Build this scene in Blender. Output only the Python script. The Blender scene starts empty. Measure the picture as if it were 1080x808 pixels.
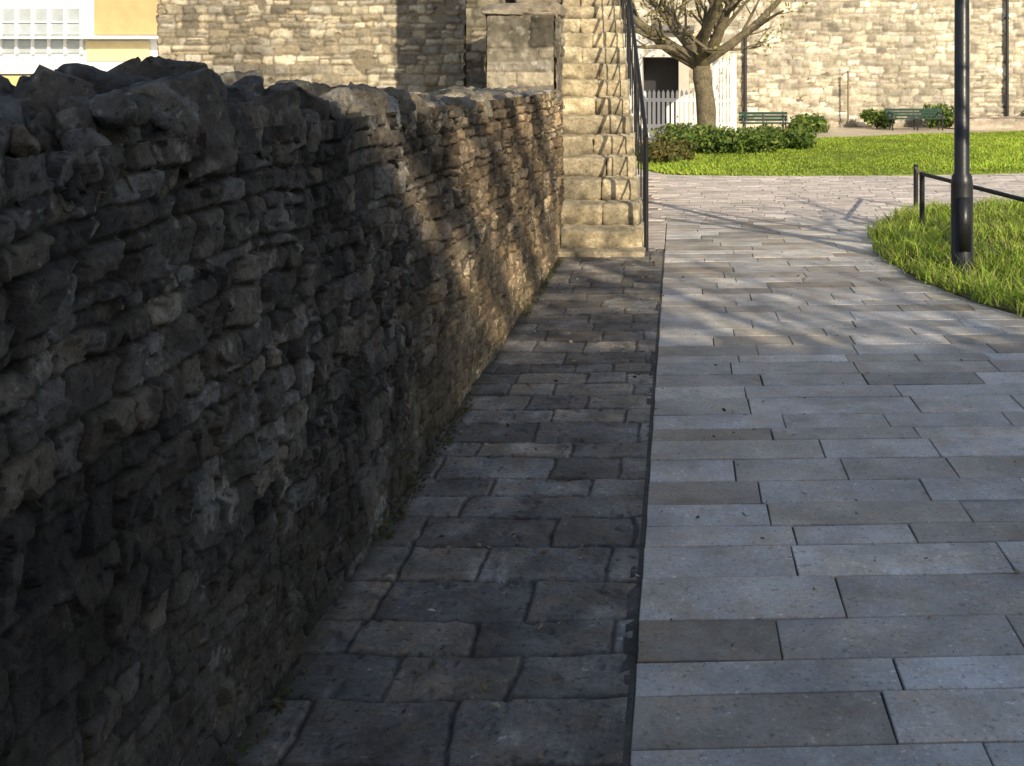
import bpy, math, random
import numpy as np
from mathutils import Vector
random.seed(5); rng=np.random.default_rng(5)
scene=bpy.context.scene

# ---------------------------------------------------------------- noise
def _h(ix,iy,iz,seed):
    n=(ix*374761393+iy*668265263+iz*1274126177+seed*974634777)&0xffffffff
    n=((n^(n>>13))*1274126177)&0xffffffff
    n=((n^(n>>16))*668265263)&0xffffffff
    return ((n^(n>>15))&0xffffff)/float(0xffffff)*2-1
def vnoise(P,seed=0):
    F=np.floor(P); f=P-F; I=F.astype(np.int64); f=f*f*(3-2*f)
    x,y,z=I[...,0],I[...,1],I[...,2]; a,b,c=f[...,0],f[...,1],f[...,2]
    r=0
    for dx in (0,1):
        wx=a if dx else 1-a
        for dy in (0,1):
            wy=b if dy else 1-b
            for dz in (0,1):
                wz=c if dz else 1-c
                r=r+_h(x+dx,y+dy,z+dz,seed)*wx*wy*wz
    return r
def fbm(P,octs=4,seed=0,gain=.5):
    r=0;a=1.;t=0
    for o in range(octs):
        r=r+vnoise(P*(2.03**o)+o*7.3,seed+o)*a; t+=a; a*=gain
    return r/t
def sm(x): x=np.clip(x,0,1); return x*x*(3-2*x)
def voro(x,y,cw,ch,jit,seed,drop=0.):
    gx=x/cw; gy=y/ch; i0=np.floor(gx).astype(np.int64); j0=np.floor(gy).astype(np.int64)
    best=np.full(x.shape,1e9); bx=np.zeros_like(best);by=np.zeros_like(best); bi=np.zeros_like(i0);bj=np.zeros_like(i0)
    def pt(i,j):
        z=i*0
        px=i+.5+.5*(j&1)-.25+jit*.5*_h(i,j,z,seed); py=j+.5+jit*.5*_h(i,j,z+1,seed)
        dead=(_h(i,j,z+2,seed)*.5+.5)<drop
        return px,py,dead
    R=[(a,b) for a in(-2,-1,0,1,2) for b in(-2,-1,0,1,2)] if drop>0 else [(a,b) for a in(-1,0,1) for b in(-1,0,1)]
    for a,b in R:
        px,py,dead=pt(i0+a,j0+b); d=(px-gx)**2+(py-gy)**2+dead*100
        m=d<best; best=np.where(m,d,best); bx=np.where(m,px,bx);by=np.where(m,py,by);bi=np.where(m,i0+a,bi);bj=np.where(m,j0+b,bj)
    e=np.full(x.shape,1e9)
    for a,b in R:
        px,py,dead=pt(i0+a,j0+b); nx=px-bx; ny=py-by; L=np.hypot(nx,ny); ok=(L>1e-6)&(~dead)
        mx=(px+bx)/2-gx; my=(py+by)/2-gy
        nxm=nx/cw; nym=ny/ch; Lm=np.hypot(nxm,nym); d=(mx*nx+my*ny)/np.maximum(Lm,1e-9)
        e=np.where(ok,np.minimum(e,d),e)
    return e,bi,bj,(gx-bx)*cw,(gy-by)*ch

# ---------------------------------------------------------------- mesh builder
class MB:
    def __init__(s): s.v=[];s.f4=[];s.f3=[];s.c=[];s.n=0
    def add(s,V,F,C):
        V=np.asarray(V,float).reshape(-1,3); F=np.asarray(F,np.int64)
        C=np.asarray(C,float)
        if C.ndim==1: C=np.tile(C,(len(V),1))
        s.v.append(V); s.c.append(C)
        (s.f4 if F.shape[1]==4 else s.f3).append(F+s.n); s.n+=len(V)
    def box(s,x0,x1,y0,y1,z0,z1,c):
        V=[(x,y,z) for z in(z0,z1) for y in(y0,y1) for x in(x0,x1)]
        s.add(V,[(0,2,3,1),(4,5,7,6),(0,1,5,4),(2,6,7,3),(0,4,6,2),(1,3,7,5)],c)
    def obj(s,name,mat,smooth=False,parent=None):
        V=np.concatenate(s.v); C=np.concatenate(s.c)
        f4=np.concatenate(s.f4) if s.f4 else np.zeros((0,4),int)
        f3=np.concatenate(s.f3) if s.f3 else np.zeros((0,3),int)
        me=bpy.data.meshes.new(name)
        me.vertices.add(len(V)); me.vertices.foreach_set('co',V.ravel().astype(np.float32))
        L=np.concatenate([f4.ravel(),f3.ravel()]).astype(np.int32)
        me.loops.add(len(L)); me.loops.foreach_set('vertex_index',L)
        me.polygons.add(len(f4)+len(f3))
        st=np.concatenate([np.arange(len(f4))*4,len(f4)*4+np.arange(len(f3))*3]).astype(np.int32)
        me.polygons.foreach_set('loop_start',st)
        me.update(calc_edges=True); me.validate()
        me.polygons.foreach_set('use_smooth',np.full(len(me.polygons),smooth,dtype=bool))
        a=me.color_attributes.new('Col','FLOAT_COLOR','POINT')
        a.data.foreach_set('color',np.concatenate([C[:,:3],np.ones((len(C),1))],1).ravel().astype(np.float32))
        me.materials.append(mat)
        o=bpy.data.objects.new(name,me); scene.collection.objects.link(o)
        if parent: o.parent=parent
        return o
def empty(name):
    e=bpy.data.objects.new(name,None); scene.collection.objects.link(e); return e

# ---------------------------------------------------------------- materials
def mat(name,rough=.85,var=.35,s1=3.,s2=40.,bump=.4,bdist=.006,stain=0.,metal=0.,spec=.35,transl=0.,speck=0.,warm=0.,var2=None,off=0.,stain2=0.):
    m=bpy.data.materials.new(name); m.use_nodes=True; nt=m.node_tree; N=nt.nodes; Lk=nt.links
    bs=N['Principled BSDF']; out=N['Material Output']
    if var2 is None: var2=var*1.2
    at=N.new('ShaderNodeAttribute'); at.attribute_name='Col'
    geo=N.new('ShaderNodeNewGeometry'); pos=geo.outputs['Position']
    if off>0:   # every slab gets its own piece of the pattern
        o1=N.new('ShaderNodeVectorMath'); o1.operation='SCALE'; Lk.new(at.outputs['Color'],o1.inputs[0]); o1.inputs['Scale'].default_value=off
        o2=N.new('ShaderNodeVectorMath'); o2.operation='ADD'; Lk.new(pos,o2.inputs[0]); Lk.new(o1.outputs[0],o2.inputs[1]); pos=o2.outputs[0]
    def noise(sc,det=6,r=.6,vec=None):
        n=N.new('ShaderNodeTexNoise'); n.inputs['Scale'].default_value=sc; n.inputs['Detail'].default_value=det
        n.inputs['Roughness'].default_value=r; Lk.new(vec or pos,n.inputs['Vector']); return n
    def rng_(sock,a,b,c,d):
        r=N.new('ShaderNodeMapRange'); r.inputs[1].default_value=a; r.inputs[2].default_value=b
        r.inputs[3].default_value=c; r.inputs[4].default_value=d; Lk.new(sock,r.inputs[0]); return r.outputs[0]
    def mul(a,b):
        x=N.new('ShaderNodeMath'); x.operation='MULTIPLY'; Lk.new(a,x.inputs[0]); Lk.new(b,x.inputs[1]); return x.outputs[0]
    n1=noise(s1); n2=noise(s2,8,.75)
    k=mul(rng_(n1.outputs[0],.3,.7,1-var,1+var),rng_(n2.outputs[0],.3,.7,1-var2,1+var2))
    if stain>0:
        n3=noise(s1*.55,9,.75); k=mul(k,rng_(n3.outputs[0],.5,.62,1.,1-stain))
    if stain2>0:  # walked-in dirt that crosses the joints
        n7=noise(1.1,9,.72,geo.outputs['Position']); k=mul(k,rng_(n7.outputs[0],.42,.62,1.+stain2*.4,1-stain2))
    if speck>0:
        n4=noise(s2*.8,3,.5); k=mul(k,rng_(n4.outputs[0],.62,.68,1.,1-speck))
        n5=noise(s2*.5,5,.7); k=mul(k,rng_(n5.outputs[0],.62,.70,1.,1+speck*1.6))
        n8=noise(s2*.22,6,.7); k=mul(k,rng_(n8.outputs[0],.64,.68,1.,1-speck*.9))
    vm=N.new('ShaderNodeVectorMath'); vm.operation='SCALE'; Lk.new(at.outputs['Color'],vm.inputs[0]); Lk.new(k,vm.inputs['Scale'])
    cs=vm.outputs[0]
    if warm>0:
        n6=noise(s1*1.7,5,.65); mx=N.new('ShaderNodeMix'); mx.data_type='RGBA'; mx.blend_type='MULTIPLY'
        Lk.new(rng_(n6.outputs[0],.45,.65,0,warm),mx.inputs[0]); Lk.new(cs,mx.inputs[6]); mx.inputs[7].default_value=(1.05,.82,.58,1); cs=mx.outputs[2]
    Lk.new(cs,bs.inputs['Base Color'])
    bs.inputs['Metallic'].default_value=metal; bs.inputs['Specular IOR Level'].default_value=spec
    Lk.new(rng_(n2.outputs[0],.3,.7,max(rough-.15,.05),min(rough+.12,1)),bs.inputs['Roughness'])
    if bump>0:
        b1=N.new('ShaderNodeBump'); b1.inputs['Strength'].default_value=bump; b1.inputs['Distance'].default_value=bdist
        Lk.new(n2.outputs[0],b1.inputs['Height']); Lk.new(b1.outputs[0],bs.inputs['Normal'])
    if transl>0:
        t=N.new('ShaderNodeBsdfTranslucent'); Lk.new(cs,t.inputs[0])
        mx=N.new('ShaderNodeMixShader'); mx.inputs[0].default_value=transl
        Lk.new(bs.outputs[0],mx.inputs[1]); Lk.new(t.outputs[0],mx.inputs[2]); Lk.new(mx.outputs[0],out.inputs[0])
    return m
M_wall=mat('rubble_stone',.75,.38,7,60,1.,.016,.3,speck=.55,warm=.4)
M_far=mat('town_wall_stone',.9,.12,2,22,.8,.02,.0,speck=.3,var2=.3)
M_step=mat('step_stone',.85,.32,4,36,.8,.014,.35,speck=.35)
M_pave=mat('paving_slab_stone',.48,.24,4.2,75,.6,.006,.26,spec=.5,speck=.4,warm=.45,var2=.26,off=37.,stain2=.22)
M_flag=mat('flagstone',.6,.36,5,55,.9,.008,.4,spec=.45,speck=.5,warm=.6)
M_sett=mat('sett_stone',.7,.2,1.6,30,.4,.005,.2,speck=.25,off=21.,stain2=.15)
M_dirt=mat('soil',.95,.4,3,40,.8,.01)
M_black=mat('black_painted_iron',.4,.15,3,60,.15,.002,spec=.5)
M_white=mat('painted_white',.6,.08,3,30,.1,.002)
M_bark=mat('bark',.9,.45,5,25,1.,.04,speck=.3)
M_leaf=mat('leaf',.6,.2,2,20,0,transl=.35,spec=.3)
M_grass=mat('grass_blade',.6,.2,1.2,9,0,transl=.35,spec=.3)
M_lit=mat('dead_leaf',.8,.3,9,60,0)
M_bench=mat('green_paint',.5,.15,3,40,.2,.002)
M_glass=mat('window_glass',.15,.1,1,5,0,spec=.6)

# ---------------------------------------------------------------- masonry heightfield
def grid_faces(nu,nv):
    i=np.arange(nu-1)[:,None]*nv+np.arange(nv-1)[None,:]
    return np.stack([i,i+nv,i+nv+1,i+1],-1).reshape(-1,4)
def panel(mb,O,U,V,ua,va,ch=(.07,.16),cw=(.1,.3),warp=.02,wf=5.,depth=.03,joint=.02,prot=.012,tilt=.1,
          nz=.006,nf=25.,pal=((.2,.18,.15),),mortar=(.1,.09,.08),seed=1,flip=False,rr=.03,jb=.0,extra=None,
          vor=None,facet=0.,drop=.15,jit=.75,cv=.3):
    r=np.random.default_rng(seed)
    O=np.array(O,float);U=np.array(U,float);V=np.array(V,float); N=np.cross(U,V)
    if flip: N=-N
    u,v=np.meshgrid(ua,va,indexing='ij'); P=O+U*u[...,None]+V*v[...,None]
    Q=P+seed*3.1
    uu=u+fbm(Q*wf,2,seed)*warp*1.6+fbm(Q*wf*4,2,seed+9)*warp*.5
    vv=v+fbm(Q*wf*.6,2,seed+3)*warp*2.0+fbm(Q*wf*4,2,seed+5)*warp*.5
    pal=np.array(pal)
    if vor:
        D,bi,bj,ox,oy=voro(uu,vv,vor[0],vor[1],jit,seed,drop)
        z=bi*0; hh=lambda k:_h(bi,bj,z+10+k,seed)
        s_=sm((D-jb)/joint)
        h=s_**.6*depth+(hh(0)*prot+hh(1)*tilt*ox+hh(2)*tilt*oy)*s_
        C=pal[((hh(3)*.5+.5)*len(pal)).astype(int)%len(pal)]*(1+cv*hh(4))[...,None]
    else:
        lo=va[0]-.3; cb=[lo]
        while cb[-1]<va[-1]+.3: cb.append(cb[-1]+r.uniform(*ch))
        cb=np.array(cb); ci=np.clip(np.searchsorted(cb,vv)-1,0,len(cb)-2)
        h=np.zeros_like(u); C=np.zeros(u.shape+(3,)); D=np.zeros_like(u)
        for k in range(len(cb)-1):
            m=ci==k
            if not m.any(): continue
            b=[ua[0]-.5-r.uniform(0,.3)]
            kk=(cb[k+1]-cb[k])/np.mean(ch)
            while b[-1]<ua[-1]+.6: b.append(b[-1]+r.uniform(*cw)*(.65+.35*kk)*(1.6 if r.random()<.12 else 1))
            b=np.array(b); x=uu[m]; y=vv[m]; j=np.clip(np.searchsorted(b,x)-1,0,len(b)-2)
            nb=len(b); split=r.random(nb)<(.28 if cb[k+1]-cb[k]>.10 and rr>.018 else 0); sf=r.uniform(.35,.65,nb)
            y0=np.full(x.shape,cb[k]); y1=np.full(x.shape,cb[k+1]); ys=cb[k]+(cb[k+1]-cb[k])*sf[j]
            upm=split[j]&(y>=ys); dnm=split[j]&(y<ys); y0=np.where(upm,ys,y0); y1=np.where(dnm,ys,y1)
            sl=r.uniform(-.35,.35,nb+1)*(1 if rr>.018 else 0); yc=(cb[k]+cb[k+1])/2
            dx=np.minimum(x-b[j]-sl[j]*(y-yc)*.5,b[j+1]+sl[j+1]*(y-yc)*.5-x); dy=np.minimum(y-y0,y1-y); dx=np.maximum(dx,0)
            d=np.minimum(dx,dy); c=(dx<rr)&(dy<rr)
            d=np.where(c,rr-np.hypot(rr-dx,rr-dy),d)
            pr=r.uniform(-1,1,2*nb)*prot; tx=r.uniform(-1,1,2*nb)*tilt; ty=r.uniform(-1,1,2*nb)*tilt
            jj=j+nb*upm
            col=pal[r.integers(0,len(pal),2*nb)]*r.uniform(1-cv,1+cv,(2*nb,1))
            D[m]=d; s_=sm((d-jb)/joint)
            h[m]=s_**.7*depth+(pr[jj]+tx[jj]*(x-(b[j]+b[j+1])/2)+ty[jj]*(y-yc))*s_
            C[m]=col[jj]
    if facet>0:
        for sc,am in((.055,1.),(.023,.6)):
            D2,ci2,cj2,fx,fy=voro(uu+.3*sc*fbm(Q*20,2,3),vv,sc*1.3,sc,.9,seed+55)
            zz=ci2*0; h=h+(_h(ci2,cj2,zz,seed+5)*.5*fx+_h(ci2,cj2,zz+1,seed+5)*.5*fy+_h(ci2,cj2,zz+2,seed+5)*sc*.10)*facet*am*2
    nn=fbm(Q*nf,5,seed+20,.62)
    h=h+nn*nz+fbm(Q*6,3,seed+31)*nz*1.5
    mm=sm((D-jb+nn*.008)/(joint*.7))[...,None]
    C=np.array(mortar)*(1-mm)+C*mm
    C=C*(1+.35*fbm(Q*9,4,seed+40)[...,None])
    if extra is not None: C,h=extra(P,C,h,Q)
    P=P+N*h[...,None]
    F=grid_faces(len(ua),len(va))
    if flip: F=F[:,::-1]
    mb.add(P.reshape(-1,3),F,np.clip(C,.005,.9).reshape(-1,3))
def mbox(mb,x0,x1,y0,y1,z0,z1,res,sides='FRLT',seed=1,**k):
    cr=k['pal'][0]; e=.004
    mb.box(x0+e,x1-e,y0+e,y1-e,z0,z1-e,np.array(cr)*.6)
    def ar(l): return np.linspace(0,l,max(int(l/res),2)+1)
    za=ar(z1-z0)
    if 'F' in sides: panel(mb,(x0,y0,z0),(1,0,0),(0,0,1),ar(x1-x0),za,seed=seed,**k)
    if 'R' in sides: panel(mb,(x1,y0,z0),(0,1,0),(0,0,1),ar(y1-y0),za,seed=seed+1,**k)
    if 'L' in sides: panel(mb,(x0,y1,z0),(0,-1,0),(0,0,1),ar(y1-y0),za,seed=seed+2,**k)
    if 'B' in sides: panel(mb,(x1,y1,z0),(-1,0,0),(0,0,1),ar(x1-x0),za,seed=seed+3,**k)
    if 'T' in sides: panel(mb,(x0,y0,z1),(1,0,0),(0,1,0),ar(x1-x0),ar(y1-y0),seed=seed+4,**k)

_cache={}
def cubegrid(n):
    if n in _cache: return _cache[n]
    t=np.linspace(-1,1,n+1); vs=[];fs=[];b=0
    for ax in range(3):
        for sg in(-1,1):
            a,c=np.meshgrid(t,t,indexing='ij'); p=np.zeros(a.shape+(3,))
            p[...,ax]=sg; p[...,(ax+1)%3]=a; p[...,(ax+2)%3]=c
            f=grid_faces(n+1,n+1)
            if sg<0: f=f[:,::-1]
            vs.append(p.reshape(-1,3)); fs.append(f+b); b+=(n+1)**2
    V=np.concatenate(vs);F=np.concatenate(fs)
    Vr,inv=np.unique(np.round(V,5),axis=0,return_inverse=True)
    _cache[n]=(Vr,inv.reshape(-1)[F]); return _cache[n]
def rblock(mb,c,s,r=.03,nz=.01,nf=12,n=8,rot=(0,0,0),col=(.3,.3,.3),seed=0,cuts=0,pw=.6,foot_dark=0.):
    V,F=cubegrid(n); s=np.array(s,float)/2; r=min(r,s.min()*.95)
    W=np.sign(V)*np.abs(V)**pw; p=W*s; q=np.clip(p,-(s-r),s-r); d=p-q; L=np.linalg.norm(d,axis=1,keepdims=True)
    dn=d/np.maximum(L,1e-6); p=q+dn*np.minimum(r,np.maximum(L,0))
    cc=np.array(c,float)
    if cuts:
        R=np.random.default_rng(seed+1000)
        for _ in range(cuts):
            nn=R.normal(size=3); nn/=np.linalg.norm(nn); sup=np.abs(nn*s).sum(); dd=sup*R.uniform(.5,.82)
            t=np.maximum(p@nn-dd,0); p=p-nn[None,:]*t[:,None]
    nv=p/np.maximum(np.linalg.norm(p,axis=1,keepdims=True),1e-6) if cuts else dn
    p=p+nv*(fbm((p+cc)*nf+seed,5,seed%97,.6)*nz)[:,None]
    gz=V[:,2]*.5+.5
    rx,ry,rz=rot
    Rx=np.array([[1,0,0],[0,math.cos(rx),-math.sin(rx)],[0,math.sin(rx),math.cos(rx)]])
    Ry=np.array([[math.cos(ry),0,math.sin(ry)],[0,1,0],[-math.sin(ry),0,math.cos(ry)]])
    Rz=np.array([[math.cos(rz),-math.sin(rz),0],[math.sin(rz),math.cos(rz),0],[0,0,1]])
    p=p@(Rz@Ry@Rx).T+cc
    C=np.array(col)*(1+.5*fbm(p*14,4,3)[:,None])
    if foot_dark>0:
        gk=sm((.55-gz+.5*fbm(p*9,3,13))/.5)[:,None]*foot_dark; C=C*(1-gk)  # block colour darkens towards the bottom, with a noisy edge
    li=(sm((fbm(p*17,4,8)-.22)/.08)*.5)[:,None]*(1 if cuts==9 else 0)
    C=C*(1-li)+np.array((.36,.345,.30))*li
    mb.add(p,F,np.clip(C,.01,.9))

# ---------------------------------------------------------------- tubes
def tube(mb,pts,rad,n=8,col=(.1,.1,.1),cap=True):
    pts=np.array(pts,float); m=len(pts); rad=np.broadcast_to(np.array(rad,float),(m,))
    T=np.gradient(pts,axis=0); T/=np.maximum(np.linalg.norm(T,axis=1,keepdims=True),1e-9)
    ref=np.array([0,0,1.]) if abs(T[0][2])<.9 else np.array([1.,0,0])
    A=np.cross(T,ref); A/=np.maximum(np.linalg.norm(A,axis=1,keepdims=True),1e-9); B=np.cross(T,A)
    th=np.arange(n)/n*2*math.pi
    R=pts[:,None,:]+rad[:,None,None]*(np.cos(th)[None,:,None]*A[:,None,:]+np.sin(th)[None,:,None]*B[:,None,:])
    V=R.reshape(-1,3)
    i=np.arange(m-1)[:,None]*n+np.arange(n)[None,:]; j=np.arange(m-1)[:,None]*n+(np.arange(n)[None,:]+1)%n
    F=np.stack([i,j,j+n,i+n],-1).reshape(-1,4)
    mb.add(V,F,col)
    if cap:
        V2=np.concatenate([R[-1],pts[-1:]]); mb.add(V2,[(k,(k+1)%n,n) for k in range(n)],col)
        V2=np.concatenate([R[0],pts[:1]]); mb.add(V2,[((k+1)%n,k,n) for k in range(n)],col)

# ================================================================ WORLD / SUN
el=math.radians(25); hx,hy=.47,-.883
w=bpy.data.worlds.new('World'); scene.world=w; w.use_nodes=True
sky=w.node_tree.nodes.new('ShaderNodeTexSky'); sky.sky_type='NISHITA'; sky.sun_disc=False
sky.sun_elevation=el; sky.sun_rotation=math.atan2(hx,hy); sky.air_density=1.0; sky.dust_density=1.4
bg=w.node_tree.nodes['Background']; bg.inputs['Strength'].default_value=.145
w.node_tree.links.new(sky.outputs[0],bg.inputs['Color'])
sd=bpy.data.lights.new('sun','SUN'); sd.energy=5; sd.angle=math.radians(.5); sd.color=(1,.88,.67)
so=bpy.data.objects.new('sun',sd); scene.collection.objects.link(so)
S=Vector((hx*math.cos(el),hy*math.cos(el),math.sin(el))); so.rotation_euler=S.to_track_quat('Z','Y').to_euler()
so.location=(20,-30,30)
scene.view_settings.view_transform='Standard'; scene.view_settings.look='None'; scene.view_settings.exposure=0

# ================================================================ CAMERA
EYE=1.55; F_=1100.
cd=bpy.data.cameras.new('camera'); cam=bpy.data.objects.new('camera',cd); scene.collection.objects.link(cam)
cam.location=(0,0,EYE); cam.rotation_euler=(math.radians(90),0,0); cd.sensor_width=36; cd.lens=F_/1080*36
cd.shift_x=-174/1080; cd.shift_y=-322/1080; cd.clip_end=2000; cd.clip_start=.05
scene.camera=cam

# ================================================================ GROUND
g=MB(); xs=np.concatenate([[-600,-120],np.linspace(-40,40,30),[120,600]]); ys=xs+20
u,v=np.meshgrid(xs,ys,indexing='ij'); g.add(np.stack([u,v,np.full_like(u,-.05)],-1).reshape(-1,3),grid_faces(len(xs),len(ys)),(.16,.14,.11))
g.obj('ground',M_dirt)

def slab(mb,x0,x1,y0,y1,z,col,a=0,bev=.004,gap=.004):
    x0+=gap;x1-=gap;y0+=gap;y1-=gap; V=[]
    t=[random.uniform(-.0018,.0018) for _ in range(4)]
    j=[(random.uniform(-.002,.002),random.uniform(-.002,.002)) for _ in range(4)]
    for (ins,dz) in((0,-.04),(0,-bev),(bev,0)):
        for q,(x,y) in enumerate(((x0+ins,y0+ins),(x1-ins,y0+ins),(x1-ins,y1-ins),(x0+ins,y1-ins))):
            x+=j[q][0]; y+=j[q][1]
            V.append((x,y+a*x,z+dz+(t[q] if dz>-.03 else 0)))
    Fs=[(8,9,10,11)]
    for k in(0,4):
        for q in range(4): Fs.append((k+q,k+(q+1)%4,k+4+(q+1)%4,k+4+q))
    mb.add(V,Fs,col)
pv=MB(); y=-3.; light=[(.66,.625,.58),(.60,.585,.555),(.71,.67,.61),(.56,.545,.515),(.63,.62,.60)]; mid=[(.50,.46,.40),(.52,.49,.45),(.47,.445,.41)]; dark=[(.37,.325,.27),(.41,.37,.32),(.36,.345,.325)]
Yend=11.2; lastd=False
while y<Yend:
    d=random.choice([.15,.19,.21,.22,.23,.25]); x=-.110
    first=True
    while x<7.5:
        L=random.uniform(.36,.80)
        if first: L=random.uniform(.25,.85); first=False
        t=random.random(); isd=t<.17 and not lastd; lastd=isd
        c=np.array(random.choice(dark) if isd else (random.choice(mid) if t<.42 else random.choice(light)))*random.uniform(.9,1.08)
        slab(pv,x,x+L,y,y+d,random.uniform(-.001,.002),c,.034,bev=.0025,gap=.0028); x+=L
    y+=d
pv.obj('paved_path',M_pave)
jt=MB(); jt.add([(-.12,-4,-.009),(9,-4,-.009),(9,12,-.009),(-.12,12,-.009)],[(0,1,2,3)],(.085,.078,.066))
jt.add([(-.145,-4,-.0045),(-.108,-4,-.0045),(-.108,9.35,-.0045),(-.145,9.35,-.0045)],[(0,1,2,3)],(.11,.10,.085)); jt.obj('paving_joint_bed',M_dirt)

# ---- old flagstone strip beside the wall
fl=MB()
ua=np.arange(-1.06,-.122+.001,.0065); va=np.concatenate([np.arange(-3,1.6,.04),np.arange(1.6,5,.0065),np.arange(5,9.5,.012)])
def fex(P,C,h,Q):
    e=sm((P[...,0]+1.03)/.09); e=np.clip(e+fbm(Q*7,3,77)*.5,0,1)[...,None]
    moss=np.array((.075,.07,.05)); C=moss*(1-e)+C*e
    pit=sm((fbm(Q*18,4,66)-.28)/.12); h=h-.006*pit
    lt=sm((fbm(Q*5,4,67)-.15)/.2)[...,None]; C=C*(1+.4*lt)
    return C,h
panel(fl,(0,0,-.010),(1,0,0),(0,1,0),ua,va,ch=(.16,.26),cw=(.20,.44),warp=.014,wf=4,depth=.009,joint=.008,prot=.003,tilt=.018,
      nz=.0035,nf=26,pal=((.23,.213,.19),(.195,.185,.17),(.28,.255,.215),(.155,.15,.142),(.245,.235,.222)),mortar=(.085,.077,.065),seed=12,rr=.015,jb=.0025,extra=fex)
fl.obj('flagstone_pavement',M_flag,True)

# ---- sett paving beyond
st=MB(); y=11.2; sc=[(.70,.61,.54),(.66,.58,.52),(.74,.66,.59),(.60,.53,.48)]
while y<17.6:
    d=random.uniform(.14,.2); x=-3-random.random()*.2
    while x<14:
        L=random.uniform(.2,.45); c=np.array(random.choice(sc))*random.uniform(.92,1.06)
        if not(x<-.5 and y<16.5): slab(st,x,x+L,y,y+d,random.uniform(-.002,.002),c,.034,bev=.006,gap=.002)
        x+=L
    y+=d
y=9.5
while y<11.2:
    slab(st,-.4,-.112,y,y+.2,0,np.array(sc[0])*.8,.034); y+=.2
st.obj('sett_paving',M_sett)
jt=MB(); jt.add([(-4,9.45,-.011),(15,12,-.011),(15,19,-.011),(-4,19,-.011)],[(0,1,2,3)],(.36,.31,.26)); jt.obj('sett_bed',M_dirt)
gp=MB(); gp.add([(-6,17.2,-.014),(40,17.2,-.014),(40,34,-.014),(-6,34,-.014)],[(0,1,2,3)],(.56,.48,.37)); gp.obj('gravel_path',M_sett)

# ================================================================ NEAR STONE WALL
wl=MB(); WX=-1.03
pal=tuple(np.array(c)*.84 for c in ((.15,.132,.112),(.115,.106,.093),(.19,.167,.137),(.10,.095,.088),(.165,.151,.135),(.24,.208,.162),(.13,.118,.10),(.215,.207,.192)))
def wex(P,C,h,Q):
    low=sm((.62-P[...,2]+.4*fbm(Q*2,3,5))/.3); n=fbm(Q*14,4,61)
    sme=(low*.75)[...,None]*sm(n+.45)[...,None]
    C=C*(1-sme)+np.array((.155,.136,.108))*sme; h=h*(1-.45*low)
    li=sm((fbm(Q*16,5,71,.6)-.24)/.06)[...,None]*.65*sm(fbm(Q*1.6,2,72)*2.2+.6)[...,None]
    C=C*(1-li)+np.array((.38,.37,.335))*li
    dk=sm((fbm(Q*2.1,4,81)+.05)/.25)[...,None]*.55; C=C*(1-dk)
    gr=sm((fbm(Q*4,4,83)-.15)/.15)[...,None]*.3*low[...,None]; C=C*(1-gr)+np.array((.085,.09,.045))*gr
    fy=sm((P[...,1]-3.5)/2.)[...,None]; C=C*(1-fy)+C*np.array((2.9,2.4,1.75))*fy  # sunlit far stretch brightened and warmed in the stone colour itself
    h=h+.03*fbm(Q*1.5,2,91)
    return C,h
ua=np.concatenate([np.arange(-3,1.3,.04),np.arange(1.3,4,.0050),np.arange(4,9.25,.010)]); va=np.arange(-.04,1.43,.0056)
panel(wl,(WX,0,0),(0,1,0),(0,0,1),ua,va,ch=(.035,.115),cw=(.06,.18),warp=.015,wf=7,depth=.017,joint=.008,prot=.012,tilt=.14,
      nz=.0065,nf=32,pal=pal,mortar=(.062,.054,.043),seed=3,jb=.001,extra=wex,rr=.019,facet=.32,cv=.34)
wl.box(WX-.48,WX-.02,-3,9.22,-.05,1.38,(.1,.09,.075))
panel(wl,(WX,9.235,0),(-1,0,0),(0,0,1),np.arange(0,.5,.015),np.arange(0,1.42,.015),pal=pal,mortar=(.1,.09,.075),seed=8)
panel(wl,(WX+.005,-3,1.37),(0,1,0),(-1,0,0),np.arange(0,12.25,.014),np.arange(0,.5,.014),warp=.03,depth=.03,joint=.02,nz=.02,vor=(.13,.13),facet=.6,
      pal=((.24,.20,.145),(.2,.175,.13)),mortar=(.13,.115,.085),seed=21,flip=True)
q=0
def cope(x,y,z,sx,L,H,c,n):
    global q
    rblock(wl,(x,y,z),(sx,L,H),r=.03,nz=.026,nf=24,n=n,rot=(random.uniform(-.35,.35),random.uniform(-.25,.25),random.uniform(-.4,.4)),col=c,seed=q,cuts=9,pw=.85); q+=1
for row in(.06,.2,.34,.44):
    y=-2.9
    while y<9.15:
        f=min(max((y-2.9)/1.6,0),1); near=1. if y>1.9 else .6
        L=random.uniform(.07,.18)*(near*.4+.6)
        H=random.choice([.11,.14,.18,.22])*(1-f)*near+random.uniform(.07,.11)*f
        c=np.array(random.choice(pal))*random.uniform(.75,1.15)*(1+1.9*f)*np.array((1,1-.03*f,1-.18*f))  # far coping coloured brighter and warmer, like the sunlit face
        zb=1.36+(.02 if row>.1 else 0)
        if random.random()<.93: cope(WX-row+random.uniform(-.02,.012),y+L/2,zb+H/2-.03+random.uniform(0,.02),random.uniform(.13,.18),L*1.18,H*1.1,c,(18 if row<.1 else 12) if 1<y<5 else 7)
        y+=L
for _ in range(200):
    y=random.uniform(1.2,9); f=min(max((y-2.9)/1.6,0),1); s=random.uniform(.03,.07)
    cope(WX-random.uniform(.0,.3),y,1.42+(.07*(1-f))*random.random(),s,s*1.3,s,np.array(random.choice(pal))*(1+1.7*f),6)  # same sunlit brightening put into the small stones' colour
wl.obj('rubble_stone_wall',M_wall,True)

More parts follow.
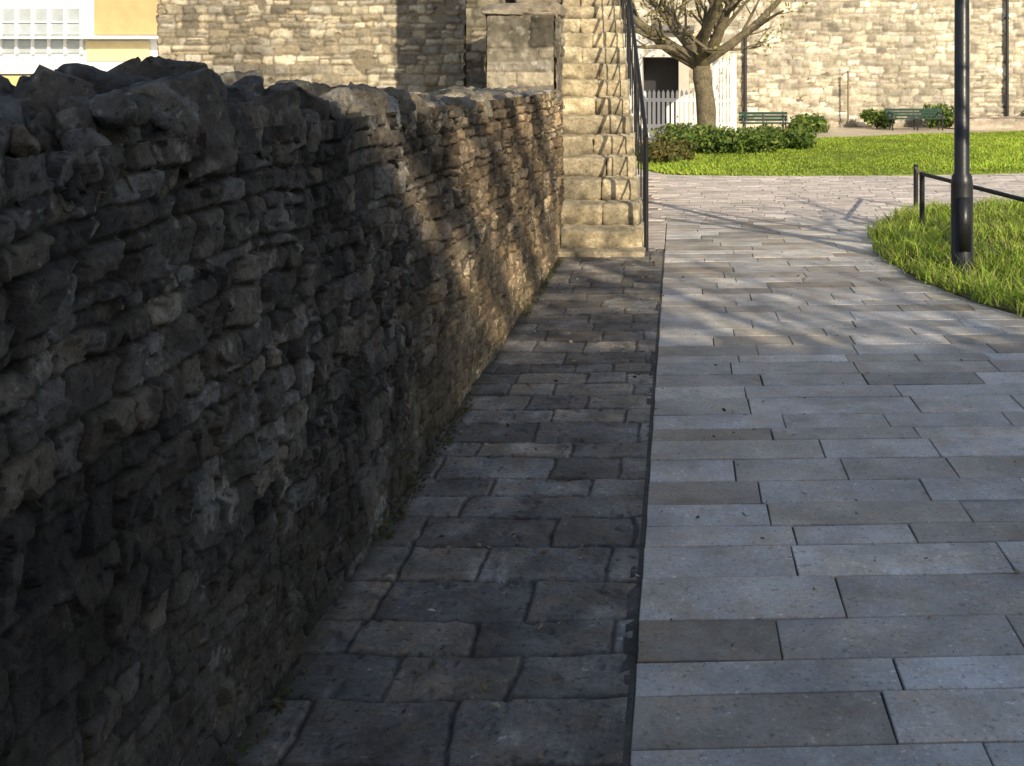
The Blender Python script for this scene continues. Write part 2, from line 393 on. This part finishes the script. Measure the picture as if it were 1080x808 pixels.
# ================================================================ STAIRS
sk=-.104; TR=.34; RI=.19
stp=MB(); scol=[(.58,.48,.31),(.52,.435,.285),(.62,.53,.36),(.47,.395,.265)]
Y0=9.3; W=.75
for k in range(16):
    yy=Y0+TR*k; zt=RI*(k+1); xl=-1.06+sk*(TR*k)
    cuts=[] if k in(0,5) else [random.uniform(.3,.7)]
    e=[0]+cuts+[1]
    for a_,b_ in zip(e[:-1],e[1:]):
        xa=xl+W*a_; xb=xl+W*b_
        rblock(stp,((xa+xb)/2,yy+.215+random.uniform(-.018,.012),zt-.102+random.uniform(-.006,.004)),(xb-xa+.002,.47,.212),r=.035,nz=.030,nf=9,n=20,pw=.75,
               rot=(random.uniform(-.02,.03),random.uniform(-.02,.02),random.uniform(-.025,.025)),col=np.array(random.choice(scol))*random.uniform(.9,1.12),seed=500+k*3,foot_dark=.62)
    stp.box(xl+.03,xl+W-.03,yy+.06,yy+TR+.04,-.05,zt-.12,(.3,.25,.17))
    if k>0: stp.box(xl+W-.03,xl+W-.008,yy+.06,yy+TR+.058,-.05,zt-.21,(.3,.26,.18))
rblock(stp,(-.70,9.20,.0),(.84,.34,.08),r=.02,nz=.016,n=16,col=(.46,.385,.26),seed=9)
stp.box(-1.9,-.95,14.75,15.0,-.05,3.0,(.3,.26,.18))
stp.obj('stone_staircase',M_step,True)
rl=MB(); bk=(.018,.018,.02)
def rp(k,h): return (-1.06+W+.035+sk*TR*k,Y0+.05+TR*k,RI*k+h)
p0=rp(0,0); tube(rl,[(p0[0],p0[1]-.02,-.02),(p0[0],p0[1]-.02,1.02)],.021,10,bk)
for hh,r_ in((1.02,.020),(.55,.010)):
    tube(rl,[rp(0,hh),rp(15,hh)],r_,8,bk)
for k in range(1,15):
    a=rp(k,0.02); b=rp(k,1.02); tube(rl,[a,b],.008 if k%4 else .016,6,bk)
rl.obj('stair_railing',M_black,True)

# ================================================================ PIER + RUIN WALL + ADDED SHADOW BLOCK
mk=dict(pal=((.34,.29,.21),(.28,.245,.18),(.40,.34,.245),(.25,.22,.17)),mortar=(.2,.17,.125))
pr=MB()
def pex(P,C,h,Q):
    dk=sm((fbm(Q*3,5,81)-.0)/.25)[...,None]*.5; C=C*(1-dk); li=sm((fbm(Q*9,4,71)-.25)/.08)[...,None]*.4; return C*(1-li)+np.array((.46,.43,.36))*li,h
mbox(pr,-1.80,-1.17,9.9,10.5,-.05,2.17,.014,'FRL',seed=50,ch=(.22,.38),cw=(.3,.6),warp=.012,wf=4,depth=.014,joint=.015,prot=.006,tilt=.02,nz=.018,nf=14,facet=.18,extra=pex,**mk)
rblock(pr,(-1.485,10.2,2.21),(.72,.70,.12),r=.03,nz=.035,n=20,col=(.32,.27,.2),cuts=4,pw=.8)
rblock(pr,(-1.40,10.28,2.56),(.46,.44,.62),r=.04,nz=.04,n=20,col=(.24,.205,.155),cuts=5,pw=.8)
pr.obj('stone_pier',M_far,True)
kw=dict(warp=.022,wf=4,depth=.028,joint=.020,prot=.02,tilt=.10,nz=.012,nf=12,facet=.2,rr=.035,jb=.004,cv=.34)
def ruinx(P,C,h,Q):
    dk=sm((fbm(Q*1.1,4,81)-.02)/.25)[...,None]*.3; C=C*(1-dk)
    hole=sm((fbm(Q*2.7,3,85)-.36)/.06); h=h-.05*hole; C=C*(1-.6*hole[...,None]); return C,h
rw=MB()
mbox(rw,-7.45,-.95,15.0,16.2,-.05,4.6,.022,'FL',seed=60,ch=(.08,.19),cw=(.10,.34),extra=ruinx,pal=((.54,.45,.31),(.42,.365,.26),(.64,.56,.41),(.32,.285,.22),(.46,.42,.34)),mortar=(.26,.215,.15),**kw)
rw.obj('ruined_stone_wall',M_far,True)
tw=MB()
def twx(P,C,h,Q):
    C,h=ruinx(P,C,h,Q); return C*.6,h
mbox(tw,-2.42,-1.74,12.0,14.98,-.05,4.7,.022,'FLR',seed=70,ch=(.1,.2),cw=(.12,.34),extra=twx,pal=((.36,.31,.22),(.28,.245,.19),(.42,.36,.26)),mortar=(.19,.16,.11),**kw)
tw.obj('added_shadow_block',M_far,True)  # added masonry block, shaped to throw shade on the ruined wall
iw=MB(); mbox(iw,-1.74,-1.32,10.52,11.98,-.05,2.3,.025,'LRT',seed=80,pal=mk['pal'],mortar=mk['mortar'],ch=(.1,.2),cw=(.12,.34),**kw)
iw.obj('stair_side_wall',M_far,True)

# ================================================================ FAR TOWN WALL
fw=MB()
def fwx(P,C,h,Q):
    dk=sm((fbm(Q*.5,4,81)-.05)/.3)[...,None]*.2; return C*(1-dk),h
mbox(fw,-4.,30.,33.,34.2,-.05,8.5,.045,'F',seed=90,ch=(.12,.26),cw=(.15,.5),warp=.055,wf=2.,depth=.045,joint=.035,prot=.03,tilt=.08,nz=.02,nf=6,extra=fwx,rr=.05,jb=.004,cv=.36,
     pal=((.66,.58,.44),(.52,.46,.36),(.76,.68,.54),(.38,.34,.27),(.62,.56,.47)),mortar=(.42,.36,.27))
fw.obj('town_wall',M_far,True)
lw=MB(); mbox(lw,8.6,26,31.2,31.8,-.05,.33,.06,'FTL',seed=95,ch=(.1,.2),cw=(.3,.6),warp=.02,wf=2,depth=.03,joint=.04,pal=((.45,.38,.3),(.4,.34,.27)),mortar=(.35,.3,.24))
lw.obj('low_kerb_wall',M_far,True)
for i,(x,z0,z1) in enumerate(((2.15,0.2,3.1),(10.4,.3,8.4))):
    p=MB(); tube(p,[(x,32.85,z0),(x,32.85,z1)],.055,8,(.03,.03,.035))
    for zz in np.arange(z0+.3,z1,1.4): p.box(x-.08,x+.08,32.88,32.99,zz,zz+.05,(.03,.03,.035))
    p.obj('drainpipe',M_black,True)
p=MB(); tube(p,[(5.35,32.6,0),(5.35,32.6,1.7)],.03,8,(.2,.17,.13)); tube(p,[(5.35,32.6,1.7),(5.35,32.6,1.76)],.05,8,(.2,.17,.13)); p.obj('marker_post',M_black,True)
hu=empty('white_gatehouse')
b=MB(); b.box(-2.2,-1.0,30.0,32.9,0,2.9,(.75,.73,.68)); b.box(-1.0,.35,30.2,32.9,2.15,2.9,(.7,.66,.6)); b.box(.05,.35,30.2,32.9,0,2.15,(.55,.5,.42)); b.obj('walls',M_white,parent=hu)
b=MB(); b.box(-1.0,.05,31.5,31.6,0,2.15,(.03,.03,.035)); b.obj('dark_doorway',M_black,parent=hu)
b=MB(); b.box(-2.35,.5,29.85,33.,2.903,3.05,(.2,.19,.2)); b.obj('roof',M_step,parent=hu)

def pickets(name,x0,x1,y,z0,z1,sp=.115,w_=.07):
    m=MB(); x=x0; wc=(.8,.8,.8)
    while x<x1:
        z=z1+random.uniform(-.01,.01)
        V=[(x,y,z0),(x+w_,y,z0),(x+w_,y,z-.07),(x+w_/2,y,z),(x,y,z-.07)]; V2=[(a,b+.02,c) for a,b,c in V]
        A=np.array(V+V2); m.add(A,[(0,1,2,4),(6,5,9,7),(0,5,6,1),(1,6,7,2),(5,0,4,9),(2,7,8,3),(3,8,9,4)],wc); m.add(A,[(2,3,4),(9,8,7)],wc)
        x+=sp
    for zz in(z0+.25,z1-.3): m.box(x0-.03,x1+.03,y+.022,y+.06,zz,zz+.09,wc)
    for xx in(x0-.1,x1+.02): m.box(xx,xx+.1,y-.01,y+.09,0,z1+.08,wc)
    return m.obj(name,M_white)
pickets('picket_fence',-.95,.62,26,.05,1.25)
pickets('picket_gate',1.02,1.42,27,.05,2.1,.09,.06)

# ================================================================ LEFT BACKGROUND BUILDING
bl=empty('modern_building')
b=MB(); Wc=(.8,.8,.8)
b.box(-45,-16,40,52,-.05,9,Wc); b.box(-45,-19,39.2,39.99,3.02,3.12,Wc); b.box(-30,-17,38.6,39.99,1.7,2.1,Wc)
b.obj('walls',M_white,parent=bl)
b=MB(); b.box(-22.3,-19.3,39.9,39.995,3.2,6,(.62,.42,.2)); b.box(-22.6,-20.2,39.9,39.995,2.2,2.95,(.7,.58,.33)); b.box(-25.2,-20.9,38.4,38.59,1.0,1.62,(.72,.60,.26)); b.obj('cladding_panels',M_white,parent=bl)
b=MB(); b.box(-29,-22.8,39.9,39.995,2.5,2.98,(.42,.46,.47)); b.box(-29,-22.8,39.9,39.995,3.2,4.2,(.42,.46,.48)); b.box(-29,-22.8,39.9,39.995,4.6,5.6,(.42,.46,.48)); b.obj('windows',M_glass,parent=bl)
b=MB()
for x in np.arange(-29,-22.7,.62): b.box(x,x+.1,39.8,39.898,2.45,5.7,Wc)
for z in(3.65,5.05): b.box(-29,-22.8,39.82,39.896,z,z+.06,Wc)
b.obj('mullions',M_white,parent=bl)

# ================================================================ BUILDING BEHIND THE CAMERA (its shade covers the foreground)
sb=empty('terrace_building'); b=MB(); b.box(1,26,-18,-10,-.05,8.25,(.3,.2,.15)); b.obj('walls',M_far,parent=sb)
b=MB()
for x in np.arange(2.5,25,2.6):
    for z in(1.2,4.6): b.box(x,x+1.1,-9.995,-9.93,z,z+1.6,(.05,.06,.07))
b.obj('windows',M_glass,parent=sb)
b=MB()
for x in np.arange(2.5,25,2.6):
    for z in(1.2,4.6): b.box(x-.1,x+1.2,-9.99,-9.85,z-.14,z-.02,(.5,.48,.44))
b.box(.9,26.1,-10.003,-9.8,8.1,8.35,(.4,.38,.35)); b.obj('sills_and_cornice',M_far,parent=sb)
b=MB()
for z in(8.75,9.35,9.95,10.5): b.box(4.5,9.0,-10.2,-10.12,z,z+.22,(.3,.25,.2))
for x in(4.5,6.7,8.9): b.box(x,x+.1,-10.118,-10.02,8.3,10.8,(.3,.25,.2))
b.obj('added_shadow_slats',M_step,parent=sb)  # slats added on the unseen roof to stripe the wall with shade

# ================================================================ TREES
def make_tree(name,base,height,r0,split,nlimb,spread,seed,leaf=0,depthmax=4,barkc=(.3,.25,.16),up=.25):
    R=random.Random(seed); mb=MB(); tips=[]
    def br(p,d,r,L,dep):
        n=max(3,int(L/.22)); pts=[p.copy()];rad=[r]
        d=d.normalized()
        for i in range(n):
            d=(d+Vector((R.uniform(-1,1),R.uniform(-1,1),R.uniform(-.6,.9)))*.16+Vector((0,0,up*.12))).normalized()
            p=p+d*(L/n); pts.append(p.copy()); rad.append(r*(1-.6*(i+1)/n))
            if dep<depthmax and i>0 and R.random()<(.75 if dep>0 else .6):
                a=Vector((R.uniform(-1,1),R.uniform(-1,1),R.uniform(-.3,.8))).normalized()
                br(p,(d*.65+a*.8),rad[-1]*R.uniform(.4,.65),L*R.uniform(.4,.65),dep+1)
            if dep>=2: tips.append(p.copy())
        tube(mb,pts,rad,10 if dep==0 else (6 if dep<3 else 4),np.array(barkc)*R.uniform(.85,1.1),cap=True)
    bx,by=base; pts=[];rad=[]
    for i in range(9):
        t=i/8; pts.append((bx+.06*math.sin(t*5),by+.05*math.cos(t*4),-.05+split*t)); rad.append(r0*(1.25-.35*min(t*4,1)-.12*t+.04*math.sin(i*2.3)))
    tube(mb,pts,rad,16,barkc)
    top=Vector(pts[-1])
    for k in range(nlimb):
        a=k/nlimb*2*math.pi+R.uniform(-.3,.3)
        br(top-Vector((0,0,R.uniform(0,.35))),Vector((math.cos(a)*spread,math.sin(a)*spread,R.uniform(.5,1.))),r0*R.uniform(.42,.6),height*R.uniform(.5,.7),0)
    e=empty(name); mb.obj('trunk_and_branches',M_bark,True,e)
    if leaf and tips:
        T=np.array([list(t) for t in tips]); T=T[rng.integers(0,len(T),leaf)]+rng.normal(0,.12,(leaf,3)); leafquads(T,.03,.07,((.30,.30,.06),(.26,.24,.06),(.38,.33,.09)),'leaves',M_leaf,e)
    return e
def leafquads(P,s0,s1,pal,name,m,parent=None,flat=0):
    n=len(P); a=rng.normal(size=(n,3)); a/=np.linalg.norm(a,axis=1,keepdims=True); b=rng.normal(size=(n,3))
    if flat: a[:,2]*=.15; b[:,2]*=.15
    b-=a*(a*b).sum(1,keepdims=True)/(a*a).sum(1,keepdims=True); b/=np.linalg.norm(b,axis=1,keepdims=True); a/=np.linalg.norm(a,axis=1,keepdims=True)
    s=rng.uniform(s0,s1,(n,1)); w_=s*rng.uniform(.4,.6,(n,1)); nn=np.cross(a,b)*s*.15
    V=np.stack([P-a*s,P+b*w_+nn,P+a*s,P-b*w_+nn],1).reshape(-1,3); F=np.arange(n*4).reshape(-1,4)
    C=np.array(pal)[rng.integers(0,len(pal),n)]*rng.uniform(.6,1.25,(n,1)); mb=MB(); mb.add(V,F,np.repeat(C,4,0)); return mb.obj(name,m,False,parent)
make_tree('park_tree',(.62,24.),4.4,.26,2.1,8,1.3,11,leaf=3000,barkc=(.20,.165,.105),up=.1)
make_tree('added_bare_tree',(6.4,-3.4),6.4,.2,3.0,6,.8,4,leaf=0,depthmax=3,barkc=(.15,.13,.1))  # unseen tree, added to cast branch shadows on wall and path
make_tree('added_bare_tree',(5.0,4.6),3.6,.10,2.7,5,.7,9,leaf=0,depthmax=3,barkc=(.15,.13,.1))  # second unseen tree, added for more branch shadow farther along

# ================================================================ GRASS
def inpoly(x,y,poly):
    r=np.zeros(len(x),bool); n=len(poly)
    for i in range(n):
        x1,y1=poly[i]; x2,y2=poly[(i+1)%n]
        c=((y1>y)!=(y2>y))&(x<(x2-x1)*(y-y1)/((y2-y1) if y2!=y1 else 1e-9)+x1); r^=c
    return r
def smoothpoly(pl,it=3):
    for _ in range(it):
        q=[]
        for i in range(len(pl)):
            a=pl[i];b=pl[(i+1)%len(pl)]; q.append((a[0]*.75+b[0]*.25,a[1]*.75+b[1]*.25)); q.append((a[0]*.25+b[0]*.75,a[1]*.25+b[1]*.75))
        pl=q
    return pl
def sheet(name,poly,z,col,m):
    import bmesh
    bm=bmesh.new(); vs=[bm.verts.new((x,y,z)) for x,y in poly]; lo=[bm.verts.new((x,y,-.04)) for x,y in poly]
    bm.faces.new(vs); n=len(vs)
    for i in range(n): bm.faces.new((lo[i],lo[(i+1)%n],vs[(i+1)%n],vs[i]))
    bm.faces.ensure_lookup_table()
    bmesh.ops.triangulate(bm,faces=bm.faces[:1]); me=bpy.data.meshes.new(name); bm.to_mesh(me); bm.free()
    a=me.color_attributes.new('Col','FLOAT_COLOR','POINT'); a.data.foreach_set('color',np.tile(np.array(col+(1.,),np.float32),len(me.vertices)))
    me.materials.append(m); o=bpy.data.objects.new(name,me); scene.collection.objects.link(o); return o
def blades(name,poly,n,h0,h1,w_,z,pal,lean=.4,clump=1.5,edge=None,bare=0):
    P=np.array(poly); lo=P.min(0);hi=P.max(0); x=rng.uniform(lo[0],hi[0],n*2); y=rng.uniform(lo[1],hi[1],n*2); k=inpoly(x,y,poly); x=x[k][:n];y=y[k][:n]
    if edge:
        i=rng.integers(0,len(P),edge); t=rng.random(edge)[:,None]; E=P[i]*(1-t)+P[(i+1)%len(P)]*t+rng.normal(0,.03,(edge,2)); x=np.concatenate([x,E[:,0]]); y=np.concatenate([y,E[:,1]])
    n=len(x)
    Q=np.stack([x,y,np.zeros(n)],1); cl=fbm(Q*clump,3,7)
    if bare:
        kp=fbm(Q*2.6,3,17)+rng.uniform(-.15,.15,n)>-bare; Q=Q[kp];x=x[kp];y=y[kp];cl=cl[kp];n=len(x)
    h=rng.uniform(h0,h1,n)*(1+.9*cl); th=rng.uniform(0,2*np.pi,n); ld=rng.uniform(0,2*np.pi,n); l=h*rng.uniform(.1,lean*2,n)
    a=np.stack([np.cos(th),np.sin(th),0*th],1)*w_; L=np.stack([np.cos(ld)*l,np.sin(ld)*l,0*l],1)
    B=np.stack([x,y,np.full(n,z-.005)],1); up=np.stack([0*h,0*h,h],1)
    V=np.stack([B-a,B+a,B+up*.55+L*.35+a*.7,B+up*.55+L*.35-a*.7,B+up+L],1).reshape(-1,3); i=np.arange(n)[:,None]*5
    C=np.array(pal)[rng.integers(0,len(pal),n)]*(1+.45*cl[:,None])*rng.uniform(.7,1.2,(n,1)); C=np.repeat(C,5,0)
    mb=MB(); mb.add(V,i+np.array([[0,1,2,3]]),C); mb.f3.append(i+np.array([[3,2,4]])); return mb.obj(name,M_grass)
bed=smoothpoly([(2.45,6.3),(2.0,7.3),(1.78,8.5),(1.8,9.7),(2.2,11.0),(3.0,12.1),(4.5,12.9),(7.5,13.2),(9,11),(9,5.5),(4.5,5.2)],2)
sheet('grass_bed',bed,.015,(.14,.13,.05),M_dirt)
gp_=((.30,.44,.05),(.37,.50,.06),(.22,.35,.045),(.48,.54,.11),(.42,.42,.14))
blades('tall_grass',bed,36000,.06,.15,.007,.02,gp_,.7,1.8,edge=1800,bare=.36)
lawn=smoothpoly([(-.6,16.9),(.6,16.45),(4,16.5),(7,17.3),(10,18.5),(16,19.5),(22,24),(22,31),(13.5,30.8),(8,29.0),(4,26.6),(1.5,24.5),(-1,22)],2)
sheet('lawn',lawn,.015,(.17,.24,.03),M_dirt)
blades('lawn_grass',lawn,85000,.02,.05,.014,.02,((.31,.43,.04),(.39,.50,.055),(.23,.36,.04),(.46,.52,.09)),.5,.6,edge=2000)

# ================================================================ SHRUBS
def shrub(name,c,r,n,pal,s=(.03,.07),flowers=0,lumps=9,seed=1):
    e=empty(name); R=np.random.default_rng(seed); c=np.array(c);r=np.array(r)
    cs=c+R.uniform(-1,1,(lumps,3))*r*np.array((.8,.75,.35)); rs=r*R.uniform(.22,.58,(lumps,1)); k=R.integers(0,lumps,n)
    d=R.normal(size=(n,3)); d/=np.linalg.norm(d,axis=1,keepdims=True); rad=R.uniform(.45,1.3,(n,1)); P=cs[k]+d*rs[k]*rad; P[:,2]=np.abs(P[:,2])+.01
    leafquads(P,s[0],s[1],pal,'foliage',M_leaf,e)
    m=MB()
    for q in cs: tube(m,[(c[0]+R.uniform(-.1,.1),c[1],0),tuple(q)],[.015,.006],5,(.12,.09,.06))
    m.obj('stems',M_bark,True,e)
    if flowers:
        P=cs[R.integers(0,lumps,flowers)]+R.normal(0,1,(flowers,3))*r*.4; P[:,2]=np.abs(P[:,2])+r[2]*.3; leafquads(P,.02,.04,((.45,.10,.05),(.5,.25,.1)),'flowers',M_leaf,e)
gr=((.12,.2,.04),(.18,.27,.05),(.09,.15,.04),(.28,.33,.08))
dk=((.10,.13,.035),(.13,.12,.04),(.16,.19,.05),(.22,.16,.05))
shrub('low_shrub',(-.15,19.3,.16),(.75,.7,.28),3000,dk,flowers=30,seed=2)
shrub('low_shrub',(.9,21.5,.26),(1.15,.9,.45),5000,gr,seed=3,lumps=16)
shrub('low_shrub',(2.1,22.5,.2),(.8,.7,.33),3500,gr,flowers=25,seed=4,lumps=12)
shrub('low_shrub',(-.1,22.5,.25),(.7,.6,.4),3000,dk,flowers=20,seed=14)
shrub('low_shrub',(3.6,29.6,.25),(.55,.4,.4),1800,gr,s=(.05,.1),seed=5)
shrub('low_shrub',(6.2,32.0,.3),(.45,.4,.4),1400,gr,s=(.05,.1),seed=6)
shrub('low_shrub',(8.3,32.1,.35),(.6,.4,.5),1500,gr,s=(.05,.1),seed=7)
shrub('low_shrub',(11.2,32.3,.4),(.5,.4,.5),900,dk,s=(.05,.1),seed=8)

# ================================================================ BENCHES
def bench(cx,cy,w_,rz):
    e=empty('park_bench'); m=MB(); gc=(.012,.05,.035)
    for i in range(4): m.box(-w_/2,w_/2,-.22+.11*i,-.13+.11*i,.34,.37,gc)
    m.obj('seat',M_bench,parent=e); m=MB()
    for i in range(3): m.box(-w_/2,w_/2,.235+.02*i,.262+.02*i,.40+.085*i,.47+.085*i,gc)
    m.obj('backrest',M_bench,parent=e)
    for k,x in enumerate((-w_/2+.12,0,w_/2-.12)):
        m=MB(); tube(m,[(x,-.2,0),(x,-.2,.33)],.022,6,bk); tube(m,[(x,.2,0),(x,.22,.34),(x,.31,.64)],.022,6,bk); tube(m,[(x,-.2,.325),(x,.22,.325)],.015,6,bk)
        if k!=1: tube(m,[(x,-.22,.34),(x,-.22,.5),(x,.26,.52)],.018,6,bk)
        m.obj('leg_%d'%(k+1),M_black,True,e)
    e.location=(cx,cy,-.014); e.rotation_euler=(0,0,rz); return e
bench(2.33,27.8,1.32,.05); bench(7.1,31.0,1.72,.02)

# ================================================================ LAMP POST + LOW RAIL
lx,ly=2.24,8.2
m=MB(); th=[(0,.11),(.02,.11),(.03,.088),(.72,.085),(.78,.078),(.80,.06),(3.,.055),(5.2,.04)]
tube(m,[(lx,ly,z) for z,r in th],[r for z,r in th],20,bk); m.box(lx-.045,lx+.045,ly-.095,ly-.07,.2,.62,bk)
tube(m,[(lx,ly,5.2),(lx,ly,5.25),(lx,ly,5.3)],[.05,.1,.12],16,bk); tube(m,[(lx,ly,5.72),(lx,ly,5.85),(lx,ly,5.95)],[.22,.12,.02],16,bk)
for a in range(4): tube(m,[(lx+.1*math.cos(a*1.57),ly+.1*math.sin(a*1.57),5.3),(lx+.18*math.cos(a*1.57),ly+.18*math.sin(a*1.57),5.72)],.01,6,bk)
lp=empty('street_lamp'); m.obj('column',M_black,True,lp)
m=MB(); tube(m,[(lx,ly,5.31),(lx,ly,5.71)],[.09,.17],16,(.6,.6,.58)); m.obj('lantern_glass',M_glass,True,lp)
m=MB(); P=[(2.42,10.3),(2.95,8.3),(4.2,7.2)]
for x,y in P: tube(m,[(x,y,0),(x,y,.62)],.026,10,bk)
tube(m,[(2.42,10.3,.6),(2.95,8.3,.53),(4.2,7.2,.5)],.02,8,bk)
tube(m,[(2.84,12.4,0),(2.84,12.4,.52)],.028,10,bk)
tube(m,[(2.42,10.3,.58),(2.84,12.4,.48)],.018,8,bk)
m.obj('knee_rail',M_black,True)

# ================================================================ LITTER + WEEDS
n=1100; x=rng.uniform(-1.0,2.6,n); y=rng.uniform(1.9,9,n); k=rng.random(n)<np.where(x<-.1,1,.4); x=x[k];y=y[k]
leafquads(np.stack([x,y,np.full(len(x),.010)],1),.004,.016,((.28,.2,.1),(.12,.09,.06),(.4,.3,.15),(.08,.07,.05),(.5,.45,.35)),'leaf_litter',M_lit,flat=1)
n=900; y=rng.uniform(2,9.2,n); kk=fbm(np.stack([y*1.3,0*y,0*y],1),2,4)>.12; y=y[kk]; n=len(y)
leafquads(np.stack([-.985+rng.uniform(-.02,.03,n),y,rng.uniform(.0,.035,n)],1),.006,.016,((.1,.13,.04),(.13,.13,.05),(.12,.1,.05)),'wall_weeds',M_leaf)
